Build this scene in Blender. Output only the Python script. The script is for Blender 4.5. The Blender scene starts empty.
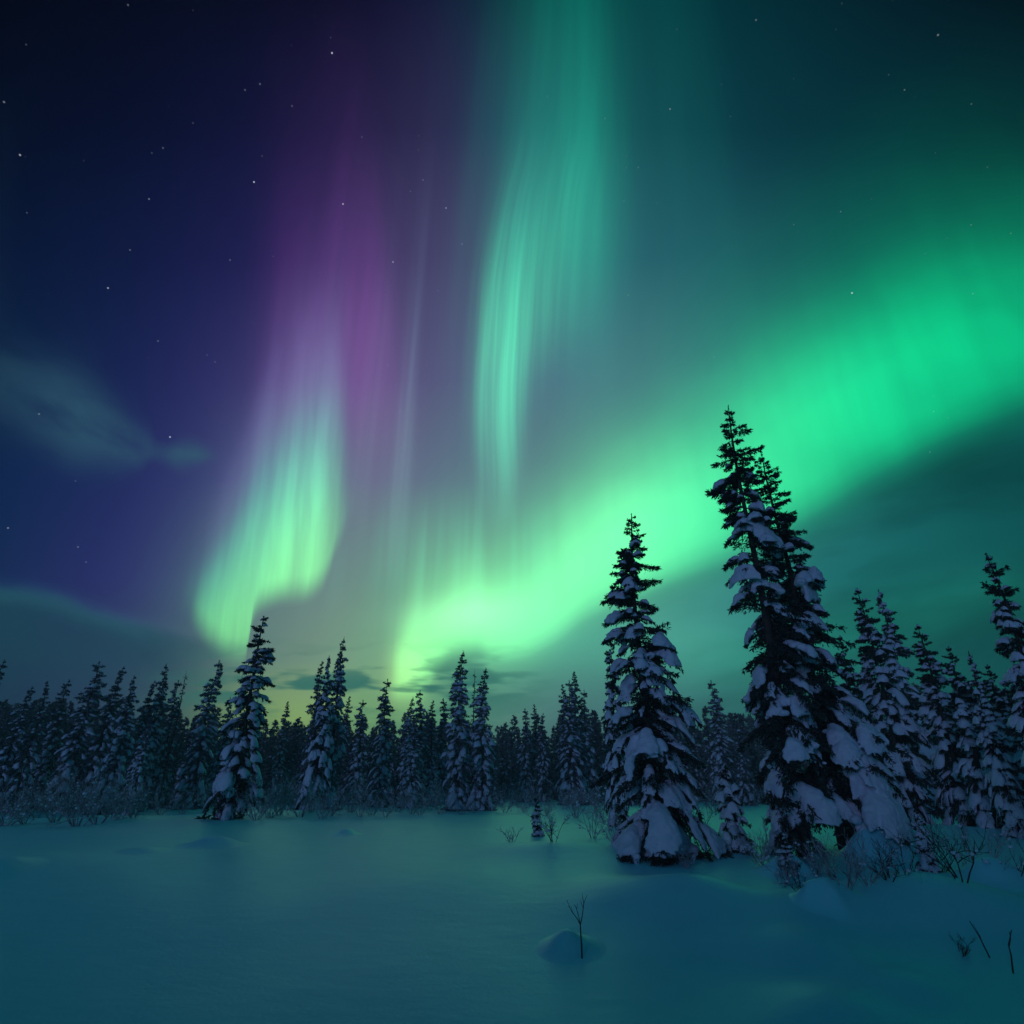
import bpy, math, random
import numpy as np
from mathutils import Vector, Matrix

# ---------------------------------------------------------------- camera, sky, light, exposure
S = bpy.context.scene
COL = S.collection
FPX, PITCH, CAM_H = 610.0, math.radians(24.1), 1.5
SN, CS = math.sin(PITCH), math.cos(PITCH)

cam_d = bpy.data.cameras.new('camera')
cam_d.sensor_width = 36.0
cam_d.lens = 36.0 * FPX / 1024.0
cam_d.clip_start, cam_d.clip_end = 0.05, 20000.0
cam = bpy.data.objects.new('camera', cam_d)
cam.location = (0, 0, CAM_H)
cam.rotation_euler = (math.pi / 2 + PITCH, 0, 0)
COL.objects.link(cam)
S.camera = cam
S.view_settings.view_transform = 'Standard'
S.view_settings.look = 'None'
S.view_settings.exposure = 0.0
S.view_settings.gamma = 1.0
S.cycles.max_bounces = 6
S.cycles.diffuse_bounces = 3
S.cycles.use_adaptive_sampling = True
S.cycles.adaptive_threshold = 0.015
try:
    S.cycles.use_denoising = True
    S.cycles.denoiser = 'OPENIMAGEDENOISE'
except Exception:
    pass

# The sky is written on a vertical plane due north: X = east / north, Z = up / north, so that
# auroral rays that stand upright in the world are upright there too.  sx() and sz() only turn
# measured sightings into those coordinates.
def sz(y):
    v = (512 - y) / FPX
    return (v * CS + SN) / (CS - v * SN)
def sx(x, y):
    v = (512 - y) / FPX
    return (x - 512) / FPX / (CS - v * SN)
def lin(c):
    return tuple((v / 255 / 12.92 if v <= 10.3 else ((v / 255 + .055) / 1.055) ** 2.4) for v in c)

W = bpy.data.worlds.new('World')
S.world = W
W.use_nodes = True
NT = W.node_tree
NT.nodes.clear()

class V:                                    # a float socket with arithmetic
    def __init__(s, o): s.o = o
    def __add__(s, b): return m2('ADD', s, b)
    __radd__ = __add__
    def __sub__(s, b): return m2('SUBTRACT', s, b)
    def __rsub__(s, b): return m2('SUBTRACT', b, s)
    def __mul__(s, b): return m2('MULTIPLY', s, b)
    __rmul__ = __mul__
    def __truediv__(s, b): return m2('DIVIDE', s, b)
def put(sock, v):
    if isinstance(v, V): NT.links.new(v.o, sock)
    else: sock.default_value = v
def m2(op, a, b=None, clamp=False):
    n = NT.nodes.new('ShaderNodeMath'); n.operation = op; n.use_clamp = clamp
    put(n.inputs[0], a)
    if b is not None: put(n.inputs[1], b)
    return V(n.outputs[0])
def sstep(v, a, b, lo=0.0, hi=1.0, kind='SMOOTHSTEP'):
    n = NT.nodes.new('ShaderNodeMapRange'); n.interpolation_type = kind
    if a > b: a, b, lo, hi = b, a, hi, lo
    put(n.inputs['Value'], v)
    n.inputs['From Min'].default_value = a; n.inputs['From Max'].default_value = b
    n.inputs['To Min'].default_value = lo; n.inputs['To Max'].default_value = hi
    return V(n.outputs[0])
def gauss(v, c, w):
    t = (v - c) * (1.0 / w)
    return m2('EXPONENT', t * t * -1.0)
def curve(v, pts, lo, hi):                  # smooth 1-D function through (v, y) points; domain lo..hi
    ys = [p[1] for p in pts]; y0, y1 = min(ys), max(ys)
    y1 = y1 if y1 > y0 else y0 + 1e-6
    n = NT.nodes.new('ShaderNodeFloatCurve')
    c = n.mapping.curves[0]
    n.mapping.use_clip = True
    q = sorted(((p[0] - lo) / (hi - lo), (p[1] - y0) / (y1 - y0)) for p in pts)
    if q[0][0] > 0: q.insert(0, (0.0, q[0][1]))
    if q[-1][0] < 1: q.append((1.0, q[-1][1]))
    c.points[0].location = q[0]; c.points[1].location = q[-1]
    for p in q[1:-1]: c.points.new(*p)
    for p in c.points: p.handle_type = 'AUTO_CLAMPED'
    n.mapping.update()
    put(n.inputs['Value'], sstep(v, lo, hi, kind='LINEAR'))
    return V(n.outputs[0]) * (y1 - y0) + y0
def ramp(v, stops, lo, hi, interp='B_SPLINE'):   # colour along v; stops (v, sRGB)
    n = NT.nodes.new('ShaderNodeValToRGB'); r = n.color_ramp; r.interpolation = interp
    st = sorted(stops)
    while len(r.elements) < len(st): r.elements.new(0.5)
    for e, (p, c) in zip(r.elements, st):
        e.position = min(1, max(0, (p - lo) / (hi - lo)))
    for e, (p, c) in zip(r.elements, st):
        e.color = (*lin(c), 1)
    put(n.inputs[0], sstep(v, lo, hi, kind='LINEAR'))
    return n.outputs[0]
def vec(x, y, z):
    n = NT.nodes.new('ShaderNodeCombineXYZ')
    for i, k in enumerate((x, y, z)): put(n.inputs[i], k)
    return n.outputs[0]
def noise(v, scale=1.0, detail=2.0, rough=.5):
    n = NT.nodes.new('ShaderNodeTexNoise'); n.noise_dimensions = '3D'
    NT.links.new(v, n.inputs['Vector'])
    n.inputs['Scale'].default_value = scale; n.inputs['Detail'].default_value = detail
    n.inputs['Roughness'].default_value = rough
    return V(n.outputs[0])
def vm(op, a, b=None, s=None):
    n = NT.nodes.new('ShaderNodeVectorMath'); n.operation = op
    for i, k in enumerate((a, b)):
        if k is None: continue
        if isinstance(k, (tuple, list)): n.inputs[i].default_value = k
        else: NT.links.new(k, n.inputs[i])
    if s is not None: put(n.inputs['Scale'], s)
    return n.outputs['Value'] if op in ('DISTANCE', 'LENGTH', 'DOT_PRODUCT') else n.outputs[0]
def mixc(f, a, b):
    n = NT.nodes.new('ShaderNodeMix'); n.data_type = 'RGBA'
    put(n.inputs[0], f)
    for i, k in ((6, a), (7, b)):
        if isinstance(k, tuple): n.inputs[i].default_value = (*k[:3], 1)
        else: NT.links.new(k, n.inputs[i])
    return n.outputs[2]
def glow(c, f): return vm('SCALE', c, s=f)

tc = NT.nodes.new('ShaderNodeTexCoord')
DIR = tc.outputs['Generated']
sp = NT.nodes.new('ShaderNodeSeparateXYZ'); NT.links.new(DIR, sp.inputs[0])
dx, dy, dz = (V(sp.outputs[i]) for i in range(3))
dyc = m2('MAXIMUM', dy, 0.06)
X, Z = dx / dyc, dz / dyc

# broad night sky, dark navy in the west, violet, then teal in the east
BG = [
 (-260, [(0, (2, 8, 26)), (512, (6, 60, 78)), (1024, (4, 34, 48))]),
 (0,   [(-200, (1, 3, 14)), (0, (2, 4, 19)), (150, (5, 7, 27)), (280, (9, 10, 33)), (360, (14, 12, 39)), (430, (22, 22, 54)), (480, (16, 40, 58)), (560, (8, 50, 60)), (660, (5, 58, 64)), (720, (3, 46, 54)), (860, (3, 30, 40)), (1024, (2, 18, 26)), (1200, (1, 12, 18))]),
 (130, [(-100, (2, 8, 28)), (0, (4, 9, 32)), (150, (7, 13, 41)), (250, (16, 17, 53)), (340, (28, 23, 60)), (430, (44, 38, 74)), (500, (34, 56, 84)), (590, (22, 66, 80)), (680, (12, 62, 72)), (760, (8, 52, 62)), (900, (4, 42, 52)), (1024, (4, 38, 46))]),
 (260, [(-80, (4, 14, 40)), (0, (6, 20, 50)), (130, (13, 22, 60)), (230, (25, 27, 73)), (300, (42, 34, 84)), (400, (66, 58, 98)), (470, (66, 66, 102)), (560, (48, 80, 102)), (650, (34, 84, 98)), (740, (26, 76, 90)), (850, (12, 64, 74)), (1024, (8, 56, 62))]),
 (380, [(-60, (6, 24, 52)), (0, (8, 30, 62)), (120, (20, 31, 76)), (220, (40, 42, 95)), (300, (74, 66, 116)), (400, (82, 76, 116)), (470, (80, 86, 120)), (560, (70, 96, 120)), (660, (58, 104, 118)), (760, (36, 98, 106)), (900, (14, 82, 84)), (1024, (10, 70, 72))]),
 (480, [(-60, (8, 30, 62)), (0, (10, 34, 72)), (110, (27, 37, 88)), (190, (46, 52, 104)), (250, (76, 88, 126)), (340, (94, 98, 126)), (400, (92, 104, 128)), (470, (88, 112, 128)), (560, (84, 126, 130)), (660, (66, 122, 122)), (760, (40, 104, 108)), (880, (14, 84, 84)), (1024, (8, 68, 68))]),
 (580, [(-60, (12, 34, 66)), (0, (18, 40, 80)), (90, (38, 42, 98)), (160, (50, 58, 108)), (230, (84, 116, 126)), (330, (108, 128, 130)), (400, (102, 150, 130)), (480, (98, 150, 134)), (580, (76, 138, 128)), (700, (54, 122, 118)), (800, (28, 104, 104)), (900, (16, 86, 84)), (1024, (10, 70, 70))]),
 (660, [(-60, (16, 34, 60)), (0, (24, 44, 72)), (90, (40, 52, 92)), (160, (56, 76, 102)), (230, (86, 122, 116)), (320, (120, 146, 126)), (400, (116, 172, 130)), (470, (96, 168, 134)), (560, (80, 138, 128)), (680, (58, 124, 118)), (800, (30, 104, 98)), (900, (18, 84, 80)), (1024, (12, 66, 66))]),
 (720, [(-60, (20, 34, 58)), (0, (26, 46, 72)), (100, (44, 60, 86)), (180, (64, 92, 92)), (245, (124, 160, 96)), (300, (144, 178, 104)), (350, (122, 166, 108)), (400, (104, 164, 110)), (480, (88, 142, 122)), (560, (78, 118, 120)), (680, (58, 112, 112)), (800, (28, 98, 92)), (900, (16, 80, 74)), (1024, (10, 60, 60))]),
 (785, [(0, (20, 40, 60)), (250, (70, 96, 86)), (512, (60, 105, 105)), (1024, (10, 50, 52))]),
]
sky = None
for y, st in BG:
    row = ramp(X, [(sx(x, y), c) for x, c in st], -2.0, 2.0)
    sky = row if sky is None else mixc(sstep(Z, sz(y0), sz(y), kind='LINEAR'), sky, row)
    y0 = y

def rays(x, z, f, zf, seed, lo, hi, detail=2.0):
    return sstep(noise(vec(x * f, z * zf, seed), 1.0, detail, .55), .3, .7, lo, hi)
def edge(pts):       # sightings of a lower edge -> (X, Z) pairs
    return [(sx(x, y), sz(y)) for x, y in pts]
def bright(pts, y): return [(sx(x, y), b) for x, b in pts]

# the western curtain: green foot, lavender body, purple crown
wob = (noise(vec(X * 9.0, Z * 3.0, 8.7), 1.0, 1.0) - .5) * .018
XA = X + wob + (Z - .33) * .07
r1 = rays(XA, Z, 24.0, 2.0, 3.1, .66, 1.12, 3.0)
eA = curve(XA, edge([(180, 600), (190, 612), (201, 626), (215, 640), (227, 649), (237, 651), (243, 642), (247, 622), (252, 606), (262, 596), (280, 590), (302, 588), (318, 581), (330, 566), (341, 540), (385, 500)]), -.75, 0.0)
tA = (Z - eA)
footA = curve(XA, bright([(168, 0), (188, .10), (202, .34), (220, .66), (238, .88), (256, .92), (290, .95), (308, 1.0), (320, .80), (330, .46), (341, .17), (354, .04), (368, 0)], 590), -.75, 0.0)
eS = curve(XA, edge([(170, 630), (215, 645), (240, 640), (262, 618), (290, 602), (320, 590), (350, 580)]), -.75, 0.0)
hA = curve(XA, bright([(180, .15), (200, .19), (218, .26), (236, .37), (252, .44), (275, .47), (330, .48), (345, .40)], 590), -.75, 0.0)
cA = ramp((Z - eS) / hA, [(-.30, (60, 130, 70)), (-.08, (84, 176, 90)), (.04, (108, 220, 112)), (.18, (106, 224, 122)), (.36, (84, 202, 128)), (.54, (70, 166, 124)), (.72, (64, 116, 104)), (.9, (68, 82, 94)), (1.15, (58, 56, 82)), (1.5, (26, 16, 36)), (2.0, (0, 0, 0))], -.5, 2.1)
A = glow(cA, footA * r1 * sstep(tA, -.035, .03) * 1.12)
# its tall purple crown
xP = X + (Z - .75) * .16
bP = curve(xP, [(-.56, 0), (-.50, .12), (-.45, .42), (-.40, .50), (-.37, .54), (-.33, .80), (-.29, 1.0), (-.25, .80), (-.215, .3), (-.18, .05), (-.15, 0)], -.75, 0.0)
cP = ramp(Z, [(sz(600), (8, 4, 8)), (sz(520), (24, 12, 22)), (sz(450), (58, 26, 60)), (sz(400), (78, 36, 82)), (sz(330), (80, 34, 86)), (sz(280), (68, 26, 78)), (sz(220), (50, 16, 58)), (sz(150), (26, 8, 34)), (sz(60), (12, 4, 18)), (sz(0), (0, 0, 0))], 0.0, 2.2)
A2 = glow(cP, bP * rays(X, Z, 18.0, .6, 5.5, .7, 1.15))

# thin upright rays between the curtains
bR = curve(X, bright([(350, 0), (372, .25), (384, .1), (396, .35), (404, .8), (412, .5), (424, .08), (445, .1), (470, .03), (560, 0)], 430), -.5, .2)
cR = ramp(Z, [(sz(600), (0, 0, 0)), (sz(530), (36, 70, 58)), (sz(450), (62, 92, 86)), (sz(360), (54, 72, 82)), (sz(260), (30, 36, 48)), (sz(140), (0, 0, 0))], 0.0, 2.2)
R = glow(cR, bR * rays(X, Z, 40.0, .8, 12.0, .5, 1.2))

# the middle curtain, hanging from overhead
XC = X - curve(Z, [(sz(500), -.022), (sz(420), -.026), (sz(330), -.018), (sz(240), .0), (sz(120), .055), (sz(0), .10), (sz(-160), .16)], 0, 3.2) + (noise(vec(X * 7.0, Z * 1.6, 1.2), 1.0, 1.0) - .5) * .02
bC = curve(XC, [(-.10, 0), (-.07, .07), (-.045, .36), (-.018, .92), (.01, 1.0), (.035, .72), (.06, .42), (.10, .30), (.15, .14), (.22, .03), (.30, 0)], -.3, .5)
eC = curve(XC, [(-.075, sz(480)), (-.03, sz(492)), (.0, sz(500)), (.025, sz(480)), (.05, sz(440)), (.08, sz(400)), (.12, sz(370)), (.17, sz(340)), (.26, sz(300))], -.3, .5)
tC = Z - eC
cC = ramp(tC, [(-.10, (0, 0, 0)), (-.02, (26, 60, 46)), (.08, (46, 138, 100)), (.2, (62, 188, 132)), (.36, (64, 196, 138)), (.55, (42, 154, 112)), (.75, (22, 92, 72)), (1.0, (4, 36, 30)), (1.3, (0, 12, 10)), (1.7, (0, 0, 0)), (2.2, (0, 0, 0))], -.3, 2.4)
C = glow(cC, bC * rays(XC, Z, 46.0, .9, 21.0, .62, 1.14, 3.0))
XV = X - (Z - 1.3) * .05
bV = curve(XV, [(-.18, 0), (-.10, .14), (-.03, .36), (.03, .62), (.09, .92), (.15, 1.0), (.22, .72), (.28, .30), (.36, .16), (.46, .12), (.60, 0)], -.4, .9)
cV = ramp(Z, [(sz(470), (0, 0, 0)), (sz(400), (6, 44, 34)), (sz(320), (10, 92, 68)), (sz(230), (10, 116, 88)), (sz(120), (6, 102, 78)), (sz(0), (2, 80, 62)), (sz(-120), (0, 50, 40)), (3.1, (0, 0, 0))], 0, 3.2)
C2 = glow(cV, bV * rays(XV, Z, 16.0, .5, 9.0, .82, 1.1))

# the great band rising to the east
XD = X + (noise(vec(X * 3.0, Z * 5.0, 30.0), 1.0, 2.0) - .5) * .03
eD = curve(XD, edge([(360, 676), (384, 692), (398, 702), (412, 702), (426, 690), (442, 668), (456, 657), (474, 654), (494, 663), (518, 661), (548, 648), (585, 622), (640, 598), (700, 574), (750, 556), (800, 526), (850, 494), (900, 465), (950, 440), (1000, 420), (1060, 400), (1200, 360)]), -.5, 1.6)
hD = curve(XD, [(sx(380, 690), .09), (sx(400, 690), .10), (sx(416, 690), .125), (sx(436, 672), .115), (sx(460, 655), .11), (sx(500, 655), .13), (sx(560, 630), .155), (sx(640, 595), .19), (sx(720, 565), .23), (sx(800, 525), .26), (sx(900, 465), .275), (sx(1020, 412), .315), (1.6, .36)], -.5, 1.6)
bD = curve(XD, [(sx(368, 690), 0), (sx(384, 690), .10), (sx(396, 690), .62), (sx(410, 690), .84), (sx(426, 690), .80), (sx(450, 660), .86), (sx(500, 650), 1.0), (sx(600, 610), 1.0), (sx(680, 580), .95), (sx(740, 560), .82), (sx(810, 520), .84), (sx(900, 465), .84), (sx(1020, 412), .76), (1.5, .3)], -.5, 1.6)
tD = (Z - eD) / hD
pD = curve(tD, [(-.45, 0), (-.25, .015), (-.08, .09), (.06, .36), (.18, .67), (.37, .93), (.6, 1.0), (.85, .88), (1.15, .60), (1.5, .31), (2.0, .11), (2.8, .025), (4.0, 0)], -.6, 4.2)
cD = ramp(XD, [(-.5, (130, 240, 130)), (sx(430, 670), (132, 246, 132)), (sx(500, 640), (124, 246, 142)), (sx(620, 600), (108, 248, 148)), (sx(720, 560), (64, 238, 140)), (sx(820, 510), (28, 230, 132)), (sx(900, 460), (0, 214, 126)), (sx(1024, 400), (0, 202, 122)), (1.6, (0, 160, 100))], -.6, 1.6)
D = glow(cD, bD * pD * rays(XD, Z, 12.0, 1.4, 44.0, .92, 1.04, 3.0) * sstep(noise(vec(X * 2.5, Z * 4.0, 50.0), 1.0, 2.0), .3, .7, .86, 1.08))
# the dim second arc below the great band
eE = curve(X, edge([(560, 690), (700, 668), (850, 630), (950, 606), (1060, 590)]), -.5, 1.6)
E = glow((*lin((8, 66, 50)),), gauss(Z, eE, .045) * sstep(X, .15, .45) * sstep(X, 1.4, .7))
E3 = glow((*lin((96, 70, 0)),), gauss(X, sx(405, 675), .035) * gauss(Z, sz(678), .05))
E4 = glow((*lin((84, 124, 92)),), gauss(X, sx(462, 612), .095) * gauss(Z, sz(612) + (X + .08) * .1, .032))
E5 = glow((*lin((40, 112, 84)),), gauss(X, -.10, .16) * gauss(Z, sz(560), .10) * rays(X, Z, 28.0, .8, 61.0, 0.0, 1.0))
E2 = glow((*lin((30, 96, 70)),), gauss(Z, sz(640), .055) * gauss(X, .12, .22))

def add(*c):
    r = c[0]
    for k in c[1:]: r = vm('ADD', r, k)
    return r
sky = add(sky, A, A2, R, C, C2, D, E, E2, E3, E4, E5)

# clouds: a wisp and a long bank in the west, scraps near the horizon
cn = noise(vec(X * 3.5, Z * 8.0 + X * 4.0, 2.0), 1.0, 4.0, .5)
topW = curve(X, edge([(-120, 566), (0, 585), (40, 588), (90, 604), (150, 625), (200, 638), (260, 660), (330, 700)]), -1.4, -.2)
bank = sstep(topW - Z + (cn - .5) * .055, -.004, .022) * sstep(Z, sz(745), sz(640)) * sstep(X, -.42, -.62)
sky = mixc(bank * (.30 + .85 * cn), sky, lin((27, 68, 80)))
sky = vm('ADD', sky, glow((*lin((14, 44, 44)),), gauss(topW - Z + (cn - .5) * .055, .012, .016) * sstep(X, -.50, -.66)))
wl = curve(X, edge([(-200, 320), (0, 380), (50, 400), (100, 432), (150, 452), (185, 455), (215, 456), (260, 470)]), -1.6, -.3)
wt = curve(X, bright([(-200, .5), (0, .085), (60, .085), (110, .06), (148, .035), (165, .018), (190, .026), (215, .015), (240, .01)], 430), -1.6, -.3)
wg = (Z - wl) / wt
wisp = m2('EXPONENT', wg * wg * -1.0) * sstep(cn, .25, .62, .2, 1.0) * curve(X, bright([(-150, .15), (0, .5), (60, .85), (110, .95), (145, 1.0), (165, .55), (185, .95), (205, .7), (222, .1), (235, 0)], 440), -1.6, -.3)
sky = mixc(wisp * .85, sky, lin((48, 88, 106)))
sc = noise(vec(X * 7.0, Z * 30.0, 6.0), 1.0, 3.0, .5)
scr = sstep(sc, .45, .58) * gauss(Z, sz(686), .045) * sstep(X, -.62, -.42) * sstep(X, .10, -.06)
sky = mixc(scr * .9, sky, lin((46, 108, 100)))

# thin mottled cloud under the eastern end of the great band
mo = noise(vec(X * 2.2, Z * 7.0 - X * 1.6, 14.0), 1.0, 4.0, .5)
under = sstep(eD - Z, .0, .05) * sstep(X, .12, .35)
sky = vm('SCALE', sky, s=1.0 + (sstep(mo, .35, .68) - .45) * .5 * under)

# stars
STARS = [(332, 53, 1.0), (254, 182, 1.0), (343, 204, .9), (20, 155, .8), (108, 288, .8), (393, 262, .7), (446, 208, .6), (852, 293, 1.0), (170, 437, 1.0), (4, 102, .5), (8, 528, .6), (78, 547, .45), (149, 199, .5), (163, 148, .35), (260, 84, .4), (245, 90, .35), (128, 5, .35), (292, 106, .35), (230, 260, .4), (130, 250, .4), (158, 341, .4), (215, 362, .3), (462, 244, .4), (39, 414, .5), (670, 109, .5), (756, 20, .4), (938, 35, .5), (193, 123, .25), (714, 357, .3), (423, 180, .35), (362, 137, .3), (262, 156, .25), (86, 562, .35)]
star = 0.0
for x, y, b in STARS:
    v = Vector((sx(x, y), 1.0, sz(y))).normalized()
    n = vm('DISTANCE', DIR, tuple(v))
    star = star + sstep(V(n), .0015, .0003, 0, b ** 1.7)
vo = NT.nodes.new('ShaderNodeTexVoronoi'); vo.inputs['Scale'].default_value = 62.0
NT.links.new(DIR, vo.inputs['Vector'])
cs_ = NT.nodes.new('ShaderNodeSeparateColor'); NT.links.new(vo.outputs['Color'], cs_.inputs[0])
faint = sstep(V(vo.outputs['Distance']), .075, .02) * m2('POWER', V(cs_.outputs[0]), 5.0) * .12
sky = add(sky, glow((.80, .88, 1.0), star * .52 + faint * sstep(dz, .1, .4)))

# the rest of the dome, behind the viewer: dusk violet low down, teal overhead added to brighten the snow
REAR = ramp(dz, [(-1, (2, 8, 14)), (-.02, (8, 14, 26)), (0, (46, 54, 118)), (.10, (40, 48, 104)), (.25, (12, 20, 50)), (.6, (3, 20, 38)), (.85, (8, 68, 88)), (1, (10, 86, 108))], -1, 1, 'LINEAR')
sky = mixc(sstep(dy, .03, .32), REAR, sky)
bgn = NT.nodes.new('ShaderNodeBackground')
NT.links.new(sky, bgn.inputs['Color']); bgn.inputs['Strength'].default_value = 1.12
wo = NT.nodes.new('ShaderNodeOutputWorld'); NT.links.new(bgn.outputs[0], wo.inputs[0])
W.cycles.sampling_method = 'MANUAL'
W.cycles.sample_map_resolution = 512

# low moonlight from behind the viewer
sun_d = bpy.data.lights.new('moon', 'SUN'); sun_d.energy = .36; sun_d.angle = math.radians(16); sun_d.color = (.35, .45, 1.0)
sun = bpy.data.objects.new('moon', sun_d); COL.objects.link(sun)
sun.rotation_euler = (math.radians(81), 0, math.radians(-28))

from mathutils import noise as mnoise

# ---------------------------------------------------------------- materials
def mat(name, base, rough, spec=.5):
    m = bpy.data.materials.new(name); m.use_nodes = True
    b = m.node_tree.nodes['Principled BSDF']
    b.inputs['Base Color'].default_value = (*base, 1)
    b.inputs['Roughness'].default_value = rough
    b.inputs['Specular IOR Level'].default_value = spec
    return m, b, m.node_tree
def speckle(nt, b, scale, lo, hi, bump=0.0, bscale=None, detail=4.0, dist=.02, big=0.0):
    t = nt.nodes.new('ShaderNodeTexCoord')
    n = nt.nodes.new('ShaderNodeTexNoise'); n.inputs['Scale'].default_value = scale; n.inputs['Detail'].default_value = detail
    nt.links.new(t.outputs['Object'], n.inputs['Vector'])
    r = nt.nodes.new('ShaderNodeValToRGB'); r.color_ramp.elements[0].position = .3; r.color_ramp.elements[1].position = .7
    r.color_ramp.elements[0].color = (*lo, 1); r.color_ramp.elements[1].color = (*hi, 1)
    nt.links.new(n.outputs[0], r.inputs[0]); nt.links.new(r.outputs[0], b.inputs['Base Color'])
    coarse = None
    if big:
        mp = nt.nodes.new('ShaderNodeMapping'); mp.inputs['Scale'].default_value = (1.0, 2.2, 1.0); mp.inputs['Rotation'].default_value = (0, 0, .5)
        nt.links.new(t.outputs['Object'], mp.inputs[0])
        n3 = nt.nodes.new('ShaderNodeTexNoise'); n3.inputs['Scale'].default_value = 1.1; n3.inputs['Detail'].default_value = 7.0; n3.inputs['Roughness'].default_value = .55
        nt.links.new(mp.outputs[0], n3.inputs['Vector'])
        coarse = nt.nodes.new('ShaderNodeBump'); coarse.inputs['Strength'].default_value = .8; coarse.inputs['Distance'].default_value = big
        nt.links.new(n3.outputs[0], coarse.inputs['Height'])
    if bump:
        n2 = nt.nodes.new('ShaderNodeTexNoise'); n2.inputs['Scale'].default_value = bscale or scale; n2.inputs['Detail'].default_value = detail
        nt.links.new(t.outputs['Object'], n2.inputs['Vector'])
        bp = nt.nodes.new('ShaderNodeBump'); bp.inputs['Strength'].default_value = bump; bp.inputs['Distance'].default_value = dist
        nt.links.new(n2.outputs[0], bp.inputs['Height']); nt.links.new(bp.outputs[0], b.inputs['Normal'])
        if coarse: nt.links.new(coarse.outputs[0], bp.inputs['Normal'])
HAZE = .0020
SHEEN = 0.0
M = {}
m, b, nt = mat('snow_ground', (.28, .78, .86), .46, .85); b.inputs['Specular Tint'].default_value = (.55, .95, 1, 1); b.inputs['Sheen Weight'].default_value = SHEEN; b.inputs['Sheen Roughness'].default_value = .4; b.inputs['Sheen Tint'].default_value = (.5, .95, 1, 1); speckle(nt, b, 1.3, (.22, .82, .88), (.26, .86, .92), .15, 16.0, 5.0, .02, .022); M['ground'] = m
m, b, nt = mat('snow_on_branches', (.64, .76, .87), .6, .3); speckle(nt, b, 3.0, (.58, .70, .82), (.69, .80, .89), .5, 14.0, 4.0, .03); M['snow'] = m
m, b, nt = mat('spruce_needles', (.035, .05, .04), .65, .25); speckle(nt, b, 2.0, (.024, .036, .03), (.05, .066, .05)); M['needle'] = m
m, b, nt = mat('frosted_needles', (.10, .12, .12), .7, .25); speckle(nt, b, 2.2, (.045, .06, .055), (.32, .35, .37)); M['frost'] = m
m, b, nt = mat('hoar_needles', (.10, .12, .12), .7, .25); speckle(nt, b, 1.6, (.06, .08, .085), (.26, .29, .31)); M['hoar'] = m
m, b, nt = mat('spruce_bark', (.06, .045, .038), .85, .2); speckle(nt, b, 9.0, (.035, .028, .024), (.09, .07, .058), .6, 20.0); M['bark'] = m
m, b, nt = mat('bare_twig', (.05, .04, .04), .8, .2); speckle(nt, b, 14.0, (.03, .025, .024), (.075, .06, .055)); M['twig'] = m
m, b, nt = mat('frosted_twig', (.3, .32, .34), .8, .2); speckle(nt, b, 8.0, (.12, .12, .13), (.58, .62, .66)); M['rime'] = m

# ---------------------------------------------------------------- helpers
def mesh_obj(name, parts, parent=None, smooth=True):
    """parts: list of (verts Nx3, faces list/array, material, smooth); ONE mesh object"""
    vs, fs, mi, sm, ms, off = [], [], [], [], [], 0
    for v, f, mt, s in parts:
        if len(v) == 0: continue
        if mt not in ms: ms.append(mt)
        vs.append(np.asarray(v, float)); k = ms.index(mt)
        for arr in (f if isinstance(f, (list, tuple)) else [f]):
            arr = np.asarray(arr)
            if len(arr) == 0: continue
            fs.append(arr + off); mi.append(np.full(len(arr), k)); sm.append(np.full(len(arr), s))
        off += len(v)
    V_ = np.concatenate(vs)
    me = bpy.data.meshes.new(name)
    me.vertices.add(len(V_)); me.vertices.foreach_set('co', V_.ravel())
    loops = np.concatenate([a.ravel() for a in fs]); tot = np.concatenate([np.full(len(a), a.shape[1]) for a in fs])
    me.loops.add(len(loops)); me.loops.foreach_set('vertex_index', loops.astype(np.int32))
    me.polygons.add(len(tot)); st = np.concatenate([[0], np.cumsum(tot)[:-1]])
    me.polygons.foreach_set('loop_start', st.astype(np.int32))
    for x in ms: me.materials.append(x)
    me.polygons.foreach_set('material_index', np.concatenate(mi).astype(np.int32))
    me.polygons.foreach_set('use_smooth', np.concatenate(sm).astype(bool))
    me.update(calc_edges=True); me.validate()
    o = bpy.data.objects.new(name, me); COL.objects.link(o)
    if parent: o.parent = parent
    return o
def empty(name, loc=(0, 0, 0), rz=0.0):
    o = bpy.data.objects.new(name, None); COL.objects.link(o)
    o.location = loc; o.rotation_euler = (0, 0, rz); o.empty_display_size = .3
    return o
def tag(o, label, cat, group=None):
    o['label'] = label; o['category'] = cat
    if group: o['group'] = group
    return o
def copy_tree(root, loc, rz=0.0, sc=1.0):
    r = root.copy(); COL.objects.link(r); r.location = loc; r.rotation_euler = (0, 0, rz); r.scale = (sc, sc, sc) if not isinstance(sc, tuple) else sc
    for ch in root.children:
        c = ch.copy(); COL.objects.link(c); c.parent = r
        for g in ch.children:
            d = g.copy(); COL.objects.link(d); d.parent = c
    return r

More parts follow.
